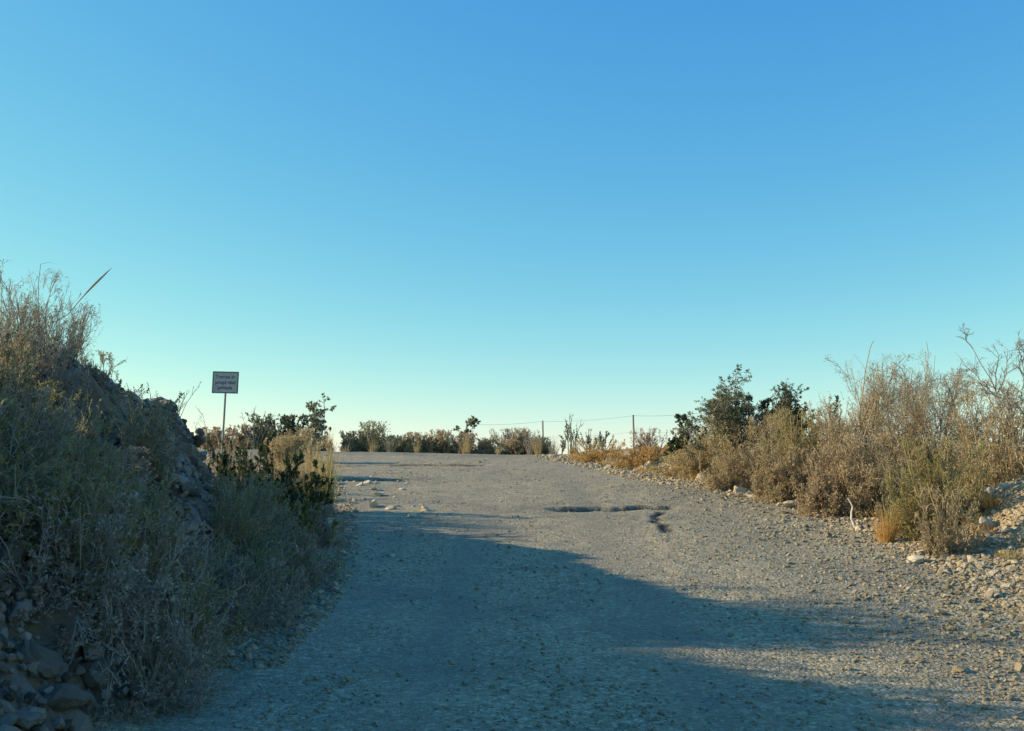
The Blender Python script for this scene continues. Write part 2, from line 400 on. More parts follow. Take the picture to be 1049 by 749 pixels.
# the notable rocks
stone(935, 11.4, .15, 'whitest of the flat rocks on the right verge, in front of the olive bush', seed=1, flat=.4)
stone(1010, 9.6, .10, 'pinkish beige rock at the far right end of the verge', seed=2, flat=.5)
stone(942, 11.9, .11, 'rounded pale rock touching the whitest verge rock', seed=3)
stone(808, 17.0, .20, 'big white rock under the scrub, left of the bleached stick', seed=4, flat=.55)
stone(757, 19.3, .20, 'squat white rock at the scrub foot beside the left end of the rock row', seed=5, flat=.75)
stone(775, 18.8, .22, 'long flat pale slab in the rock row under the scrub', seed=6, flat=.35)
stone(792, 18.0, .14, 'chunky beige rock second from the big white rock', seed=7)
stone(831, 16.6, .15, 'low pale rock right of the big white rock', seed=8, flat=.45)
stone(718, 21.4, .20, 'upright cream rock at the end of the orange grass', seed=9, flat=1.0)
stone(695, 23.6, .15, 'cream rock standing in the orange grass by the road bend', seed=10, flat=.8)
stone(624, 27.8, .17, 'pale rock at the far end of the orange verge', seed=11, flat=.9)
stone(618, 28.4, .13, 'small upright pale rock left of the far verge rock', seed=12, flat=1.0)
stone(389, 19.0, .17, 'largest white rock in the rubble left of the road', seed=13, flat=.4)
stone(404, 8.6+3.4, .06, 'lone cobble near the middle left of the lit road', seed=14)
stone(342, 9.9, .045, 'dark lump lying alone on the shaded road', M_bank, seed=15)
stone(767, 8.72, .035, 'white pebble casting a dark shadow on the right lane', seed=16)
stone(804, 8.75, .028, 'small white pebble right of the shadowed pebble', seed=17)
stone(848, 7.3, .028, 'bright pebble low in the right lane', seed=18)
stone(918, 10.0, .03, 'pale pebble near the right road edge below the white rock', seed=19)
stone(711, 13.0, .03, 'pale pebble right of the short winding crack', seed=20)
# repeats that nothing tells apart
def stone_group(n, fx, fs, label, group, mat, seed, h=ground_h, flat=.6):
    r2 = np.random.default_rng(seed)
    for i in range(n):
        x, y = fx(r2); s = fs(r2)
        v, f = rock(r2, 2, 10, flat*r2.uniform(.7, 1.4))
        z = float(h(x, y))+s*.08
        o = put('stone', mesh_np('stone', v*s, f, mat), None, (x, y, z), label=label, category='stone', group=group)
        o.rotation_euler = (r2.uniform(-.3, .3), r2.uniform(-.3, .3), r2.uniform(0, 6.28))
def f1(r):
    y = r.uniform(8.5, 20); return float(XRe(y))+r.gamma(2, .22)-.15, y
stone_group(60, f1, lambda r: r.lognormal(math.log(.055), .4), 'pale stone among the many along the right road edge', 'stones along the right verge', M_stone, 1)
def f2(r):
    y = r.uniform(21, 29); return float(XRe(y))+r.gamma(2.2, .6)-.1, y
stone_group(55, f2, lambda r: r.lognormal(math.log(.085), .4), 'pale stone among the many on the low slope beyond the bend', 'stones on the slope beyond the bend', M_stone, 2)
def f3(r):
    y = r.uniform(15.5, 23); return float(XLe(y))+r.normal()*.6+.75, y
stone_group(40, f3, lambda r: r.lognormal(math.log(.07), .45), 'pale rubble stone among the many left of the sunlit road', 'rubble at the left road edge', M_stone, 3)
def f4(r):
    y = r.uniform(7.5, 15); return float(XLe(y))+r.normal()*.2-.05, y
stone_group(30, f4, lambda r: r.lognormal(math.log(.06), .35), 'shaded rubble stone at the foot of the left bushes', 'shaded rubble at the left road edge', M_stone, 4)
def f5(r): return 6.7+r.normal()*.6, 12.6+r.normal()*.65
stone_group(38, f5, lambda r: r.lognormal(math.log(.06), .4), 'tan stone among the many heaped on the sunlit mound at far right', 'stones on the rubble mound', M_gravel2, 5)
def f6(r):
    y = r.uniform(3.9, 6.3); return float(XLe(y))-r.uniform(-.05, 1.6), y
def hb(x, y): return np.maximum(ground_h(x, y), bank_h(x, y))
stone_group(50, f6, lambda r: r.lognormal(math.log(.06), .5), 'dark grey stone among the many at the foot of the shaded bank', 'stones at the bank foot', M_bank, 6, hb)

# ------------------------------------------------------------------ the rock bank on the left
bx = np.arange(-16, -1.7, .075); by = np.concatenate([np.arange(-6, 3, .4), np.arange(3, 14.9, .07)])
BX, BY = np.meshgrid(bx, by); BZ = bank_h(BX, BY)
BZ = np.where(BY > 14.2, np.minimum(BZ, ground_h(BX, BY)-.1), BZ)
BXd = BX+.10*fbm(BY*2.6, BZ*2.6, 71, 4); BYd = BY+.10*fbm(BX*2.6, BZ*2.6, 72, 4)
blk = .05*fbm(BX*9, BY*9+BZ*5, 75, 3)+.09*fbm(BX*3.4, BY*3.4+BZ*2, 73, 3)+.05*np.round(fbm(BX*2.2, BY*2.2+BZ*3, 74, 2)*3)/3
BV = np.stack([BXd+blk*.6, BYd, BZ+blk*.8], -1).reshape(-1, 3)
nbx, nby = len(bx), len(by); ii = (np.arange(nby-1)[:, None]*nbx+np.arange(nbx-1)[None]).ravel()
BF = np.stack([ii, ii+1, ii+nbx+1, ii+nbx], 1)
r3 = np.random.default_rng(8)
# angular blocks bedded in the face, part of the bank
n = 2600; yy = r3.uniform(5, 14.2, n); xx = r3.uniform(-4.7, -2.4, n)
nend = 800; yy[:nend] = r3.uniform(12.2, 14.25, nend); xx[:nend] = r3.uniform(-6.5, -3.0, nend)
xx = np.where(xx > bank_foot(yy)-.05, bank_foot(yy)-.05-r3.uniform(0, 1.5, n), xx); zz = bank_h(xx, yy); szs = np.minimum(r3.lognormal(math.log(.062), .42, n), .15)
# angular, less rounded pieces
RV, RF = scatter(r3, np.stack([xx, yy, zz], -1), szs, 3, 16, .38, .8)
n2 = 320; zc = r3.uniform(.5, 2.0, n2); xc = r3.uniform(-6.8, -4.35, n2); yc = 14.05+r3.normal(size=n2)*.08-(zc-.6)*.25
RV2, RF2 = scatter(r3, np.stack([xc, yc, zc], -1), np.minimum(r3.lognormal(math.log(.075), .45, n2), .17), 3, 12, .5, .9)
n3 = 7000; y3 = r3.uniform(4.5, 14.2, n3); x3 = bank_foot(y3)-r3.uniform(0, 2.6, n3)
RV3, RF3 = scatter(r3, np.stack([x3, y3, bank_h(x3, y3)+.03], -1), np.minimum(r3.lognormal(math.log(.026), .5, n3), .07), 1, 12, .3, .8)
rv, rf = cat([(RV, RF), (RV2, RF2), (RV3, RF3)])
tri = np.concatenate([BF[:, [0, 1, 2]], BF[:, [0, 2, 3]]])
bv, bf = cat([(BV, tri), (rv, rf)])
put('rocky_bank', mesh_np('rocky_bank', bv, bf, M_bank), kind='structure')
for px, d, s, lab, fl in ((176, 12.6, .16, 'block of rock standing highest on the end of the bank', 1.15), (190, 13.1, .13, 'small jagged rock right of the highest block on the bank', .9),
                      (160, 12.3, .15, 'flat rock left of the highest block on the bank', .45), (201, 13.7, .2, 'rounded mossy boulder at the very end of the bank', .8),
                      (98, 10.2, .2, 'long grey rock on the bank crest under the twiggy bush', .45), (122, 10.9, .16, 'wedge shaped rock midway down the bank crest', .6), (140, 11.5, .14, 'low rock on the sloping part of the bank crest', .5)):
    x = X_at(px, d); top = float(bank_h(x, d))
    r2 = np.random.default_rng(px); v, f = rock(r2, 3, 14, fl)
    put('rock', mesh_np('rock', v*s, f, M_bank), None, (x, d, top+s*.3*fl), label=lab, category='rock')

# ------------------------------------------------------------------ plants
def scrub(seed, r, h, mat_t, mat_l, nst=45, m1=7, m2=7, nleaf=6000, leaf=.03, asp=.35, tr=.006, open_=.0, up=.06, low=.0, m3=0):
    """dome shaped dry bush: returns (twig mesh, leaf mesh)"""
    g = np.random.default_rng(seed)
    a = g.uniform(0, 2*math.pi, nst); el = np.arcsin(g.uniform(low, 1, nst))
    d = np.stack([np.cos(a)*np.cos(el), np.sin(a)*np.cos(el), np.sin(el)+.02], -1)
    L = 1/np.sqrt((d[:, 0]**2+d[:, 1]**2)/r**2+d[:, 2]**2/h**2)
    L = L*g.uniform(.6, 1.05, nst)*(1+.25*np.sin(a*2+seed)+.12*np.sin(a*5+seed*2))
    st = g.normal(size=(nst, 3))*np.array([r*.16, r*.16, 0]); st[:, 2] = -.05
    P0 = grow(g, st, d, L*.92, 6, .2, .01)
    P1, L1 = kids(g, P0, L, m1, .2, .75, .42, 5, .22, up, .15)
    P2, L2 = kids(g, P1, L1, m2, .15, .8, .5, 3, .28, up, .1)
    P3 = None
    if m3: P3, L3 = kids(g, P2, L2, m3, .2, .8, .55, 2, .3, up)
    allp = (P3 if m3 else P2).reshape(-1, 3)
    k = np.array([r/np.percentile(np.hypot(allp[:, 0], allp[:, 1]), 90)]*2+[h/np.percentile(allp[:, 2], 96)])
    keepers = []
    for q in (P0, P1, P2, P3):
        if q is None: continue
        q *= k
        q_keep = (q[..., 2].max(1) < 1.13*h) & (np.hypot(q[..., 0], q[..., 1]).max(1) < 1.25*r); keepers.append(q_keep)
        z_ = q[..., 2]/h; q[..., 2] = h*np.where(z_ > .85, .85+.33*np.tanh((z_-.85)/.33), z_)
        rr = np.hypot(q[..., 0], q[..., 1])/r; f_ = np.where(rr > .8, (.8+.35*np.tanh((rr-.8)/.35))/np.maximum(rr, .1), 1)
        q[..., 0] *= f_; q[..., 1] *= f_
    P1 = P1[keepers[1]]; P2 = P2[keepers[2]]
    if m3: P3 = P3[keepers[3]]
    parts = [tubes(P0, tr*2.2*(h/1.2)**.5*g.uniform(.6, 1.3, nst), .3, 4), tubes(P1, np.full(len(P1), tr*.9), .4, 3), tubes(P2, np.full(len(P2), tr*.55), .5, 2)]
    last = P2
    if m3:
        parts.append(tubes(P3, np.full(len(P3), tr*.42), .5, 2)); last = P3
    tm = mesh_np('twigs', *cat(parts), mat_t)
    lm = None
    if nleaf:
        nleaf = int(nleaf*1.9); leaf *= 1.15
        pos, dr = on_kids(g, last, nleaf, .6)
        lm = mesh_np('leaves', *leaves(g, pos, dr, leaf*g.uniform(.5, 1.3, nleaf), asp), mat_l)
    return tm, lm
def bush(px, ytop, d, half_px, label, kind='bush', mt=None, ml=None, group=None, h=ground_h, category='bush', seed=None, X=None, H=None, Rr=None, **kw):
    x = X_at(px, d) if X is None else X
    z = float(h(x, d)); hh = H if H else max(.15, world_at(px, ytop, d)[2]-z); r = Rr if Rr else half_px/FPX*d
    tm, lm = scrub(seed if seed is not None else int(abs(px)*13+ytop), r, hh, mt or M_scrub, ml or M_scrub, **kw)
    t = thing(kind, (x, d, z-.02), label, category, group)
    put('branches', tm, t)
    if lm: put('foliage', lm, t)
    return t
DENSE = dict(nst=60, m1=9, m2=9, m3=2, nleaf=12000, leaf=.035, asp=.4)
# -- right side, far to near
bush(665, 440, 27, 19, 'russet brown rounded bush beside the fence post at the bend', mt=M_russet, ml=M_russet, nst=70, m1=7, m2=6, nleaf=3500, leaf=.04)
bush(697, 427, 25.5, 15, 'small dark green bush left of the tall evergreen shrub', kind='evergreen_bush', mt=M_bark, ml=M_green, nst=20, m1=7, m2=7, nleaf=5000, leaf=.06, asp=.5)
bush(722, 440, 22.5, 40, 'low tan scrub bush in front of the small dark green bush', mt=M_scrub, ml=M_straw, **DENSE)
bush(655, 458, 25.5, 30, 'low yellowish scrub below the russet bush', mt=M_straw, ml=M_orange, nst=50, nleaf=3500, leaf=.05)
bush(612, 452, 28.5, 26, 'flat yellow brown scrub at the far bend of the verge', mt=M_straw, ml=M_orange, nst=50, nleaf=3500, leaf=.05)
bush(700, 462, 22.8, 28, 'knee high straw coloured scrub left of the tan bush', mt=M_straw, ml=M_straw, nst=50, nleaf=3000, leaf=.045)
bush(812, 409, 22, 42, 'dark low evergreen shrub right of the tall spiky evergreen', kind='evergreen_bush', mt=M_bark, ml=M_green, nst=34, m1=8, m2=7, nleaf=11000, leaf=.055, asp=.45)
bush(770, 430, 20.5, 48, 'tan scrub at the foot of the tall evergreen shrub', mt=M_scrub, ml=M_straw, **DENSE)
bush(826, 424, 18.5, 42, 'yellowish tan scrub right of the tall evergreen, above the white rocks', mt=M_straw, ml=M_olive, **DENSE)
bush(742, 468, 20.0, 26, 'low russet scrub just left of the white rock row', mt=M_scrub, ml=M_scrub, nst=50, nleaf=4500, leaf=.035)
bush(795, 458, 18.2, 34, 'low brown scrub directly above the big white rock', mt=M_scrub, ml=M_scrub, **DENSE)
bush(888, 372, 18.5, 60, 'tall grey brown thorny bush rising left of the broad brown one', kind='thorn_bush', mt=M_scrub, ml=M_scrub, nst=55, m1=12, m2=10, m3=4, nleaf=16000, leaf=.03, up=.03, tr=.005)
bush(860, 420, 17.0, 34, 'rounded brown bush below and left of the tall thorny bush', mt=M_scrub, ml=M_scrub, **DENSE)
bush(955, 384, 18.0, 66, 'broad brown thorny bush right of the tall grey brown one', kind='thorn_bush', mt=M_scrub, ml=M_greytwig, nst=55, m1=12, m2=10, m3=4, nleaf=14000, leaf=.03, up=.03, tr=.005)
bush(848, 462, 15.9, 34, 'reddish brown scrub left of the bleached stick', mt=M_russet, ml=M_scrub, **DENSE)
bush(898, 448, 15.5, 34, 'dark brown scrub right behind the bleached stick', mt=M_scrub, ml=M_scrub, **DENSE)
bush(1022, 398, 14.5, 60, 'tangled tan bush below the bare tree at the right edge', mt=M_scrub, ml=M_straw, nst=60, m1=9, m2=9, nleaf=9000, leaf=.035)
bush(962, 452, 12.9, 48, 'big olive green bush leaning over the right verge', mt=M_straw, ml=M_olive, nst=70, m1=9, m2=9, nleaf=13000, leaf=.03)
bush(925, 478, 13.6, 26, 'small grey green bush left of the olive green one', mt=M_straw, ml=M_grn2, nst=40, nleaf=5000, leaf=.03)
bush(965, 500, 11.9, 30, 'low brown scrub in front of the olive green bush', mt=M_scrub, ml=M_scrub, nst=55, m1=8, m2=8, nleaf=6000, leaf=.025)
bush(1075, 430, 14.3, 50, 'brown scrub cut off by the right edge above the rubble mound', mt=M_scrub, ml=M_olive, **DENSE)
bush(1012, 455, 14.6, 22, 'small dark brown scrub left of the rubble mound', mt=M_scrub, ml=M_scrub, nst=45, nleaf=4500, leaf=.03)
bush(1120, 400, 15.5, 70, 'tall brown scrub behind the bare tree at the right edge', mt=M_scrub, ml=M_scrub, **DENSE)

def branch_tree(x, y, z, h, seed, label, name, cat_, lean=(0, 0), ntr=2, spread=.5, mt=M_bark, ml=None, nleaf=0, leaf=.05, asp=.4, r0=.03, up=.04, m=(5, 5, 5), group=None, clump=None, wander=.13):
    g = np.random.default_rng(seed)
    st = g.normal(size=(ntr, 3))*np.array([.04, .04, 0]); st[:, 2] = -.05
    d = np.stack([lean[0]+g.normal(size=ntr)*spread*.5, lean[1]+g.normal(size=ntr)*spread*.5, np.ones(ntr)], -1)
    L = h*g.uniform(.7, 1.0, ntr); L[0] = h
    P0 = grow(g, st, d, L, 9, wander, .05)
    P0[..., :] *= np.array([1, 1, h/max(.1, P0[0, -1, 2])]) if P0[0, -1, 2] > 0 else 1
    P1, L1 = kids(g, P0, L, m[0], .25, .7, .45, 6, .2, up)
    P2, L2 = kids(g, P1, L1, m[1], .25, .7, .5, 4, .25, up)
    P3, L3 = kids(g, P2, L2, m[2], .3, .8, .55, 3, .28, up)
    kz = h/np.percentile(P3[..., 2], 99.6)
    for q in (P0, P1, P2, P3): q *= np.array([1, 1, kz])
    t = thing(name, (x, y, z), label, cat_, group)
    put('trunk', mesh_np('trunk', *tubes(P0, r0*g.uniform(.7, 1.1, ntr), .25, 6), mt), t)
    cr = [tubes(P1, np.full(len(P1), r0*.42), .35, 4), tubes(P2, np.full(len(P2), r0*.22), .4, 3), tubes(P3, np.full(len(P3), max(.0022, r0*.12)), .5, 3)]
    put('branches', mesh_np('branches', *cat(cr), mt), t)
    if nleaf:
        pos, dr = on_kids(g, P3, nleaf, .5)
        put('crown', mesh_np('crown', *leaves(g, pos, dr, leaf*g.uniform(.6, 1.3, nleaf), asp), ml), t)
    return t
def tree(px, ytop, d, seed, label, name, cat_, h=ground_h, **kw):
    x = X_at(px, d); z = float(h(x, d)); hh = world_at(px, ytop, d)[2]-z
    return branch_tree(x, d, z, hh, seed, label, name, cat_, **kw)
tree(762, 381, 21.5, 4, 'tall spiky evergreen shrub standing above the scrub right of the road', 'evergreen_shrub', 'shrub', ntr=8, spread=.5, ml=M_ever, nleaf=13000, leaf=.06, asp=.32, r0=.024, m=(14, 6, 4), wander=.08)
tree(738, 412, 21.8, 8, 'shorter evergreen shrub touching the tall spiky one on its left', 'evergreen_shrub', 'shrub', ntr=7, spread=.8, ml=M_ever, nleaf=11000, leaf=.06, asp=.32, r0=.02, m=(12, 6, 4), wander=.08)
tree(1044, 318, 14.2, 12, 'bare leafless tree with pale branches at the right edge', 'bare_tree', 'tree', lean=(-.12, 0), ntr=5, spread=.45, mt=M_greytwig, r0=.021, m=(9, 7, 8), wander=.14, up=-.02)
tree(915, 398, 19.5, 15, 'bare grey sapling sticking out between the two thorn bushes', 'bare_sapling', 'sapling', ntr=3, spread=.5, mt=M_greytwig, r0=.014, m=(6, 5, 4))
tree(1000, 372, 16.5, 17, 'thin bare sapling left of the bare tree', 'bare_sapling', 'sapling', ntr=3, spread=.4, mt=M_greytwig, r0=.014, m=(6, 5, 4))
# -- the far edge of the crossing road
tree(330, 406, 37.5, 22, 'slender tree with a loose see through crown behind the crossing road', 'slender_tree', 'tree', ntr=5, spread=.7, ml=M_grn2, nleaf=2600, leaf=.11, asp=.45, r0=.03, m=(7, 4, 3))
tree(479, 428, 38, 25, 'small sapling with leaves only at the top, left of the rounded bush', 'young_sapling', 'sapling', ntr=2, spread=.25, ml=M_grn2, nleaf=330, leaf=.14, asp=.5, r0=.02, m=(4, 3, 3))
for px, yt, hp, lab, mt, ml, kw in (
    (222, 442, 22, 'low russet bush right behind the end of the bank', M_russet, M_russet, {}),
    (275, 426, 26, 'dark green rounded bush right of the sign', M_bark, M_grn2, dict(kind='evergreen_bush', nleaf=4500, leaf=.09, asp=.5)),
    (296, 429, 14, 'smaller dark green bush touching the one right of the sign', M_bark, M_green, dict(kind='evergreen_bush', nleaf=4000, leaf=.09, asp=.5)),
    (252, 440, 20, 'pinkish brown twiggy bush behind the sign post', M_greytwig, M_russet, {}),
    (318, 446, 22, 'low brown bush at the foot of the slender tree', M_scrub, M_scrub, {}),
    (362, 446, 16, 'dark low bush just right of the slender tree', M_greytwig, M_grn2, {}),
    (383, 434, 20, 'dark grey green bush with feathery top beyond the crossing road', M_greytwig, M_olive, dict(nleaf=3500, leaf=.08)),
    (408, 447, 14, 'small tan bush right of the feathery grey green one', M_straw, M_straw, {}),
    (428, 444, 17, 'tan bush with upright stalks beyond the crossing road', M_scrub, M_straw, {}),
    (450, 441, 18, 'reddish tan bush left of the small sapling', M_scrub, M_straw, {}),
    (476, 446, 18, 'brown bush at the foot of the small sapling', M_russet, M_scrub, {}),
    (497, 453, 13, 'low dark bush between the sapling and the rounded bush', M_scrub, M_scrub, {}),
    (527, 443, 25, 'dense rounded brown bush beyond the road end', M_scrub, M_scrub, dict(nst=90, m1=9, m2=8, nleaf=9000, leaf=.05)),
    (553, 449, 17, 'smaller rounded bush attached right of the dense rounded one', M_scrub, M_grn2, dict(nst=70, m1=8, m2=7, nleaf=5000, leaf=.05))):
    k = dict(nst=60, m1=8, m2=7, nleaf=5000, leaf=.065, tr=.010); k.update(kw)
    bush(px, yt-(px*7 % 5)+1, 37.6+(px % 7)*.12, hp*(.78+.06*(px % 4)), lab, mt=mt, ml=ml, **k)
def spiky(px, ytop, d, half, label, n=9, seed=0, mt=M_grn2, group=None):
    """upright branching stalks"""
    g = np.random.default_rng(seed+px); x = X_at(px, d); z = float(ground_h(x, d)); h = world_at(px, ytop, d)[2]-z
    r = half/FPX*d; dr = np.stack([g.normal(size=n)*r/h*.8, g.normal(size=n)*r/h*.8, np.ones(n)], -1); L = h*g.uniform(.5, 1, n); L[0] = h
    P = grow(g, g.normal(size=(n, 3))*np.array([.08, .08, 0]), dr, L, 6, .07, .04)
    P1, L1 = kids(g, P, L, 5, .3, .45, .35, 4, .1, .12)
    t = thing('stalky_plant', (x, d, z-.02), label, 'plant', group)
    put('stalks', mesh_np('stalks', *cat([tubes(P, np.full(n, .014), .4, 4), tubes(P1, np.full(len(P1), .009), .4, 3)]), mt), t)
    pos, q = on_kids(g, P1, 500, .5); put('foliage', mesh_np('foliage', *leaves(g, pos, q, .07*g.uniform(.5, 1.3, 500), .35), mt), t)
spiky(586, 426, 33.5, 14, 'tallest of the grey green stalky plants left of the wire fence post')
spiky(604, 440, 33.8, 9, 'short grey green stalky plant right of the tallest one')
spiky(617, 438, 33.2, 12, 'wide grey green stalky plant nearest the leaning fence wires', seed=3)
spiky(574, 448, 34.2, 6, 'thin stalky plant left of the tallest one', n=5)

# grass
def tuft(x, y, z, h, r, n, mat, label, name='grass_tuft', category='grass', group=None, seed=0, droop=-.06, w=.004):
    g = np.random.default_rng(seed); a = g.uniform(0, 6.28, n); q = np.sqrt(g.uniform(0, 1, n))
    st = np.stack([np.cos(a)*q*r*.45, np.sin(a)*q*r*.45, np.zeros(n)-.03], -1)
    d = np.stack([np.cos(a)*q*r/h*.9+g.normal(size=n)*.12, np.sin(a)*q*r/h*.9+g.normal(size=n)*.12, np.ones(n)], -1)
    P = grow(g, st, d, h*g.uniform(.45, 1.1, n), 5, .08, droop)
    return put(name, mesh_np(name, *tubes(P, w*g.uniform(.6, 1.3, n), .25, 2), mat), None, (x, y, z), label=label, category=category, group=group)
def tuft_px(px, ytop, d, half, n, mat, label, seed=0, h=ground_h, **kw):
    x = X_at(px, d); z = float(h(x, d)); return tuft(x, d, z, max(.08, world_at(px, ytop, d)[2]-z), half/FPX*d, n, mat, label, seed=seed+int(px), **kw)
tuft_px(905, 516, 12.9, 14, 190, M_orange, 'bright orange dry tuft between the stick and the white rock')
bush(296, 449, 22.6, 24, 'straw bush on the flat ground left of the road, halfway to the crossing road', mt=M_scrub, ml=M_straw, **DENSE)
bush(306, 441, 28.4, 20, 'brown bush at the left corner of the crossing road', mt=M_scrub, ml=M_straw, **DENSE)
bush(318, 455, 16.2, 22, 'golden dry bush behind the tall yellow grass clump', mt=M_straw, ml=M_straw, **DENSE)
tuft_px(318, 462, 15.5, 20, 600, M_straw, 'tall yellow grass clump at the right end of the left bushes')
tuft_px(333, 464, 15.0, 8, 350, M_yel, 'yellow green grass clump nearest the road on the left', droop=.0)
tuft_px(304, 462, 16.2, 16, 500, M_straw, 'straw coloured grass clump left of the tall yellow clump')
g0 = np.random.default_rng(31)
for i in range(90):
    y = g0.uniform(17, 32) if i < 72 else g0.uniform(9.5, 16); x = float(XRe(y))+abs(g0.normal())*.45+.1
    tuft(x, y, float(ground_h(x, y)), g0.uniform(.10, .24), g0.uniform(.12, .35), 130, M_orange if g0.uniform() < .7 else M_yel, 'short orange dry grass tuft on the right verge, one of many', group='dry grass tufts on the right verge', seed=100+i)
for i in range(40):
    y = g0.uniform(35.9, 38.6); x = g0.uniform(-13.5, 3.2)
    tuft(x, y, float(ground_h(x, y)), g0.uniform(.35, 1.0), g0.uniform(.12, .3), 70, M_straw if g0.uniform() < .6 else M_greytwig, 'thin dry grass stalks beyond the crossing road, one of many', group='dry stalks beyond the crossing road', seed=200+i, droop=0, w=.005)
for i in range(14):
    y = g0.uniform(15.5, 21); x = float(XLe(y))-g0.uniform(.3, 3.2)
    tuft(x, y, float(ground_h(x, y)), g0.uniform(.25, .55), g0.uniform(.15, .35), 160, M_straw, 'dry straw tuft on the flat ground behind the left bushes, one of many', group='straw tufts behind the left bushes', seed=300+i)
# bare dry stalks behind the bank and around the sign
def stalks(px, ytop, d, half, n, label, seed, h=ground_h, w=.006, mt=M_greytwig):
    g = np.random.default_rng(seed); x = X_at(px, d); z = float(h(x, d)); hh = world_at(px, ytop, d)[2]-z; r = half/FPX*d
    dr = np.stack([g.normal(size=n)*r/hh*.7, g.normal(size=n)*r/hh*.7, np.ones(n)], -1); L = hh*g.uniform(.5, 1., n)
    P = grow(g, g.normal(size=(n, 3))*np.array([.05, .05, 0]), dr, L, 7, .09, 0); P1, L1 = kids(g, P, L, 5, .4, .5, .25, 3, .12, .03)
    P2, L2 = kids(g, P1, L1, 3, .4, .6, .4, 2, .12, .03)
    return put('dry_stalks', mesh_np('dry_stalks', *cat([tubes(P, np.full(n, w), .4, 3), tubes(P1, np.full(len(P1), w*.6), .4, 3), tubes(P2, np.full(len(P2), w*.4), .5, 3)]), mt), None, (x, d, z), label=label, category='plant')
stalks(178, 383, 13.2, 30, 5, 'bare forked stalks rising behind the highest block on the bank', 1, h=bank_h)
stalks(215, 420, 18, 9, 6, 'thin bare stalks left of the sign post', 2)
stalks(262, 413, 36, 12, 7, 'bare twigs sticking up above the dark green bush right of the sign', 3, w=.012)
stalks(142, 400, 12.4, 14, 8, 'wispy twigs on the bank left of the highest block', 4, h=bank_h)

# -- left side: bushes on and in front of the bank
SC = dict(nst=55, m1=9, m2=9, nleaf=9000, leaf=.022, asp=.4, tr=.0045)
def crest_bush(px, ytop, d, half, label, **kw): return bush(px, ytop, d, half, label, h=bank_h, **kw)
crest_bush(8, 278, 9.2, 62, 'tall twiggy bush on the bank crest at the left edge', kind='thorn_bush', mt=M_greytwig, ml=M_olive, nst=56, m1=8, m2=7, m3=3, nleaf=2500, leaf=.018, tr=.0035)
crest_bush(58, 312, 9.9, 50, 'spreading twiggy bush on the crest right of the tallest one', kind='thorn_bush', mt=M_greytwig, ml=M_olive, nst=50, m1=8, m2=6, m3=3, nleaf=2000, leaf=.018, tr=.0035)
crest_bush(100, 362, 10.8, 28, 'small low twiggy bush on the crest by the long grey rock', kind='thorn_bush', mt=M_greytwig, ml=M_olive, nst=26, m1=6, m2=6, m3=2, nleaf=1500, leaf=.02, tr=.004)
crest_bush(38, 345, 8.7, 45, 'low dense grey scrub at the foot of the twiggy crest bushes', mt=M_greytwig, ml=M_greytwig, **SC)
crest_bush(85, 375, 9.6, 30, 'low grey scrub on the crest just left of the bare rocks', mt=M_greytwig, ml=M_greytwig, **SC)
# reed stalk over the crest bush
a = world_at(70, 322, 9.6); b = world_at(115, 274, 9.6)
P = np.linspace(0, 1, 9)[None, :, None]*(np.array(b)-np.array(a))[None, None]; P[0, :, 0] += .02*np.sin(np.linspace(0, 3.1, 9))*-1
V1, F1 = tubes(P, np.array([.006]), 1, 6)
prof = np.array([.004, .004, .004, .005, .008, .010, .010, .007, .001]); V1 = V1.reshape(1, 9, 6, 3); V1 = P[:, :, None]+(V1-P[:, :, None])*(prof/.006)[None, :, None, None]
# stem continues down into the bush
x0, y0 = a[0]-.55, a[1]; z0 = float(bank_h(x0, y0)); st = np.array([[x0-a[0], 0, z0-a[2]]]); Ps = np.zeros((1, 6, 3)); Ps[0] = st*(1-np.linspace(0, 1, 6)[:, None]**.8)
Ps[0, :, 0] = st[0, 0]*(1-np.linspace(0, 1, 6)**1.3)
t = thing('reed_stalk', a, 'single long reed stalk with slim seed head pointing up right against the sky', 'reed')
for w_ in (): pass
put('seed_head', mesh_np('seed_head', V1.reshape(-1, 3), F1, M_greytwig), t); put('stem', mesh_np('stem', *tubes(Ps, np.array([.005]), .9, 5), M_greytwig), t)
# grey scrub covering the face of the bank
g1 = np.random.default_rng(44)
spots = []
for i in range(46):
    y = 6.15+i*.17; x = -2.35-g1.uniform(0, 1.75)
    spots.append((x, y))
for yy_, x_ in ((6.2, -3.0), (6.3, -3.7), (6.6, -3.35), (7.0, -3.2), (7.2, -3.8), (7.6, -3.3), (7.9, -3.9), (8.2, -3.5), (5.95, -2.75), (6.0, -3.3), (8.7, -3.4)): spots.append((x_, yy_+.001))
for i in range(8): spots.append((-2.25-.12*(i % 3), 6.3+i*.6))
for i, (x, y) in enumerate(spots):
    m = (M_greytwig, M_greytwig, M_scrub)[i % 3]; l = (M_greytwig, M_olive, M_grn2)[i % 3]
    if (x < -2.95 and y > 7.4 and round(y*1000) % 10 != 1) or (x < -2.6 and y > 10.5) or y > 13: continue
    bush(0, 0, y, 0, 'grey leafless scrub on the shaded bank face, one of many', h=hb, X=x, H=g1.uniform(.45, .7), Rr=g1.uniform(.4, .6), seed=500+i, mt=m, ml=l, group='grey scrub covering the bank face', nst=45, m1=8, m2=8, nleaf=5000, leaf=.022, asp=.4, tr=.0045)
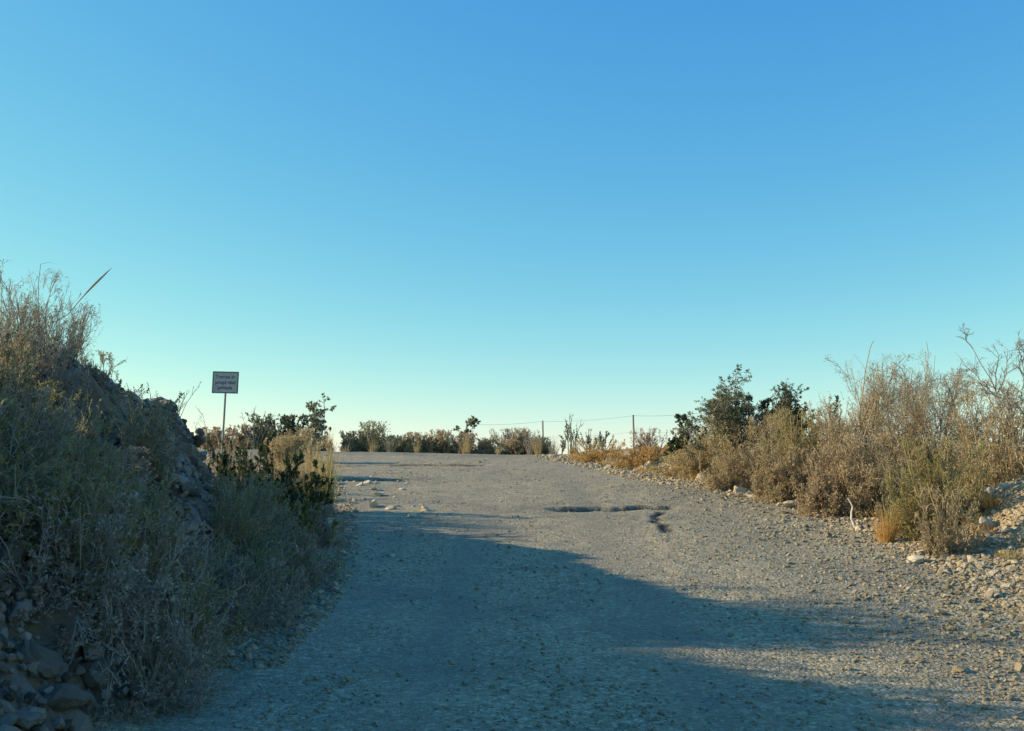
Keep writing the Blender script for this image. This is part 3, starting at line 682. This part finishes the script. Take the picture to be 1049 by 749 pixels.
# upright dark plants at the end of the bank
def weed(px, ytop, d, half, label, n=16, mt=M_green, seed=0, **kw):
    """upright leafy stems, leaves all along"""
    g = np.random.default_rng(seed+int(px)); x = X_at(px, d); z = float(ground_h(x, d)); h = world_at(px, ytop, d)[2]-z; r = half/FPX*d
    dr = np.stack([g.normal(size=n)*r/h*.7, g.normal(size=n)*r/h*.7, np.ones(n)], -1); L = h*g.uniform(.55, 1, n); L[0] = h
    P = grow(g, g.normal(size=(n, 3))*np.array([r*.35, r*.35, 0]), dr, L, 7, .06, .03)
    P1, L1 = kids(g, P, L, 9, .15, .6, .24, 3, .12, .12)
    t = thing('leafy_weed', (x, d, z-.02), label, 'plant')
    put('stems', mesh_np('stems', *cat([tubes(P, np.full(n, .009), .4, 4), tubes(P1, np.full(len(P1), .005), .4, 3)]), M_bark), t)
    nl = n*480; pos, q = on_kids(g, P1, nl, .5); put('foliage', mesh_np('foliage', *leaves(g, pos, q, .05*g.uniform(.5, 1.3, nl), .3), mt), t)
weed(228, 447, 15.0, 20, 'upright dark green weed just right of the bank end')
weed(252, 458, 14.6, 16, 'dark green weed below the sign post', seed=1)
weed(288, 456, 14.2, 18, 'upright dark green weed left of the tall yellow grass', seed=2)
weed(268, 486, 13.2, 30, 'bushy dark weed lowest in the middle of the left bushes', n=24, seed=3)
weed(322, 476, 13.8, 20, 'dark weed at the foot of the tall yellow grass', n=20, seed=4)
weed(236, 500, 13.4, 24, 'dark weed against the foot of the bank end', n=20, seed=5)
weed(308, 512, 12.2, 24, 'olive leafy weed overhanging the shaded road edge', n=20, mt=M_olive, seed=6)
bush(270, 480, 15.6, 34, 'straw brown scrub behind the dark weeds left of the road', mt=M_scrub, ml=M_straw, **DENSE)
bush(252, 540, 11.2, 40, 'dull green bush at the road edge beside the bank', mt=M_greytwig, ml=M_green, **SC)
bush(288, 548, 11.6, 30, 'dark olive bush nearest the shaded rubble', mt=M_greytwig, ml=M_green, **SC)
bush(215, 560, 9.8, 50, 'large grey scrub bush in shade right of the bank foot', mt=M_greytwig, ml=M_greytwig, **SC)
bush(170, 590, 8.2, 60, 'grey scrub bush spilling towards the road from the bank', mt=M_greytwig, ml=M_olive, **SC)
bush(120, 620, 6.9, 70, 'nearest grey scrub bush at the bank foot', mt=M_greytwig, ml=M_greytwig, **SC)
bush(244, 452, 19.5, 24, 'thin grey brown scrub on the flat ground behind the end of the bank', mt=M_greytwig, ml=M_russet, nst=30, m1=6, m2=5, nleaf=1500, leaf=.04)
bush(222, 446, 18.5, 18, 'reddish scrub just past the bank end, left of the sign post', mt=M_russet, ml=M_scrub, nst=30, m1=6, m2=5, nleaf=1500, leaf=.04)

# ------------------------------------------------------------------ bleached stick
p0 = np.array([[0, 0, -.05]]); x = X_at(873, 14.3)
Pk = np.array([[[.03, 0, -.05], [-.01, 0, .06], [-.035, .01, .14], [-.03, .01, .22], [-.015, 0, .29], [-.05, 0, .36], [-.075, 0, .40]]])*1.12
Vs, Fs = tubes(Pk, np.array([.019]), .5, 6)
M_stick, tt, pp = newmat('bleached_wood'); pp.inputs['Roughness'].default_value = .8
gg = tt.nodes.new('ShaderNodeNewGeometry'); tt.links.new(ramp(tt, noise(tt, 25, 4, .6, gg.outputs['Position']), [(.35, (.42, .38, .32)), (.65, (.75, .72, .66))]), pp.inputs['Base Color'])
put('stick', mesh_np('stick', Vs, Fs, M_stick), None, (x, 14.3, float(ground_h(x, 14.3))), label='bleached crooked stick standing upright at the edge of the scrub', category='stick')

# ------------------------------------------------------------------ sign
def flat_mat(name, col, rough=.5, sc=8, amt=.25, metal=0):
    m, t, p = newmat(name); co = objco(t); n = noise(t, sc, 5, .65, co)
    lo = tuple(c*(1-amt) for c in col); t.links.new(ramp(t, n, [(.35, lo), (.65, col)]), p.inputs['Base Color'])
    p.inputs['Roughness'].default_value = rough; p.inputs['Metallic'].default_value = metal; return m
M_white = flat_mat('sign_face_paint', (.40, .42, .39)); M_rim = flat_mat('green_rim_paint', (.08, .20, .15)); M_text = flat_mat('dark_blue_lettering', (.07, .09, .17), .5, 8, .1)
M_post = flat_mat('galvanised_steel', (.22, .26, .24), .55, 20, .3, .3)
def box(sx, sy, sz, c=(0, 0, 0), bev=0):
    import bmesh
    bm = bmesh.new(); bmesh.ops.create_cube(bm, size=1)
    for v in bm.verts: v.co = Vector((v.co.x*sx, v.co.y*sy, v.co.z*sz))
    if bev: bmesh.ops.bevel(bm, geom=bm.edges[:], offset=bev, segments=2, affect='EDGES')
    for v in bm.verts: v.co += Vector(c)
    me = bpy.data.meshes.new('m'); bm.to_mesh(me); bm.free(); return me
def addbox(name, mat, parent, *a, **k):
    me = box(*a, **k); me.name = name; me.materials.append(mat); return put(name, me, parent)
SD = 27.5
sx = X_at(227, SD); sz0 = float(ground_h(sx, SD)); ptop = world_at(229, 381, SD)[2]; pbot = world_at(229, 403, SD)[2]; sw = 27/FPX*SD; shh = ptop-pbot
sg = thing('sign', (sx, SD, sz0), 'small rectangular notice sign on a thin metal post with three lines of text', 'sign')
sg.rotation_euler = (0, R(1.6), R(-4))
cz = (ptop+pbot)/2-sz0
H_ = pbot-sz0+.25
vs, fs = tubes(np.array([[[0, 0, -.3], [0, 0, H_*.5], [0, 0, H_+shh*.5]]]), np.array([.03]), 1, 12)
put('post', mesh_np('post', vs, fs, M_post, smooth=True), sg)
pn = addbox('panel', M_white, sg, sw, .012, shh, (0, -.045, cz), .004)
T = .035
for nm, a_ in (('frame', (sw+.01, .02, T, (0, -.047, cz+shh/2-T/2+.005))), ('frame', (sw+.01, .02, T, (0, -.047, cz-shh/2+T/2-.005))),
               ('frame', (T, .02, shh-2*T+.008, (-sw/2+T/2-.005, -.047, cz))), ('frame', (T, .02, shh-2*T+.008, (sw/2-T/2+.005, -.047, cz)))):
    addbox(nm, M_rim, pn, *a_[:3], a_[3], bev=.003)
addbox('bracket', M_post, sg, .12, .02, .04, (0, -.028, cz+.12)); addbox('bracket', M_post, sg, .12, .02, .04, (0, -.028, cz-.12))
for i, (txt, w) in enumerate((('Terreno de', .78), ('propiedad', .78), ('privada', .56))):
    cu = bpy.data.curves.new('lettering', 'FONT'); cu.body = txt; cu.size = .15; cu.extrude = .001; cu.align_x = 'CENTER'; cu.align_y = 'CENTER'; cu.offset = .004
    tmp = bpy.data.objects.new('t', cu); COL.objects.link(tmp); bpy.context.view_layer.update()
    dep = bpy.context.evaluated_depsgraph_get(); me = bpy.data.meshes.new_from_object(tmp.evaluated_get(dep)); bpy.data.objects.remove(tmp)
    me.materials.clear(); me.materials.append(M_text)
    xs = [v.co.x for v in me.vertices]; k = sw*w/(max(xs)-min(xs))
    for v in me.vertices: v.co = Vector((v.co.x*k, -(v.co.z+.0535), v.co.y*.95+cz+shh*(.25-.25*i)))
    put('lettering', me, pn)

# ------------------------------------------------------------------ wire fence
fd = [(478, 38.2, 434), (556, 37.4, 431), (649, 31.5, 425), (735, 30.0, 420)]
f0 = thing('wire_fence', (X_at(556, 37.4), 37.4, float(ground_h(X_at(556, 37.4), 37.4))), 'wire fence with thin posts along the far verge against the sky', 'fence')
tops = []
for px, d, yt in fd:
    x = X_at(px, d); z = float(ground_h(x, d)); zt = world_at(px, yt, d)[2]; tops.append((x, d, z, zt))
    o = np.array([x, d, z])-np.array(f0.location)
    P = np.array([[o+[0, 0, -.2], o+[.01, 0, (zt-z)*.5], o+[.0, 0, zt-z]]]); v, f = tubes(P, np.array([.035]), .9, 7)
    put('post', mesh_np('post', v, f, M_post), f0)
for k, wr in ((0.0, .004), (.45, .0025)):
    for (a, b) in zip(tops[:-1], tops[1:]):
        t_ = np.linspace(0, 1, 9); P = np.stack([a[0]+(b[0]-a[0])*t_, a[1]+(b[1]-a[1])*t_, (a[3]-.03-k*(a[3]-a[2]))*(1-t_)+(b[3]-.03-k*(b[3]-b[2]))*t_-.06*4*t_*(1-t_)], -1)[None]-np.array(f0.location)[None, None]
        v, f = tubes(P, np.array([wr]), 1, 4); put('wire', mesh_np('wire', v, f, M_post), f0)
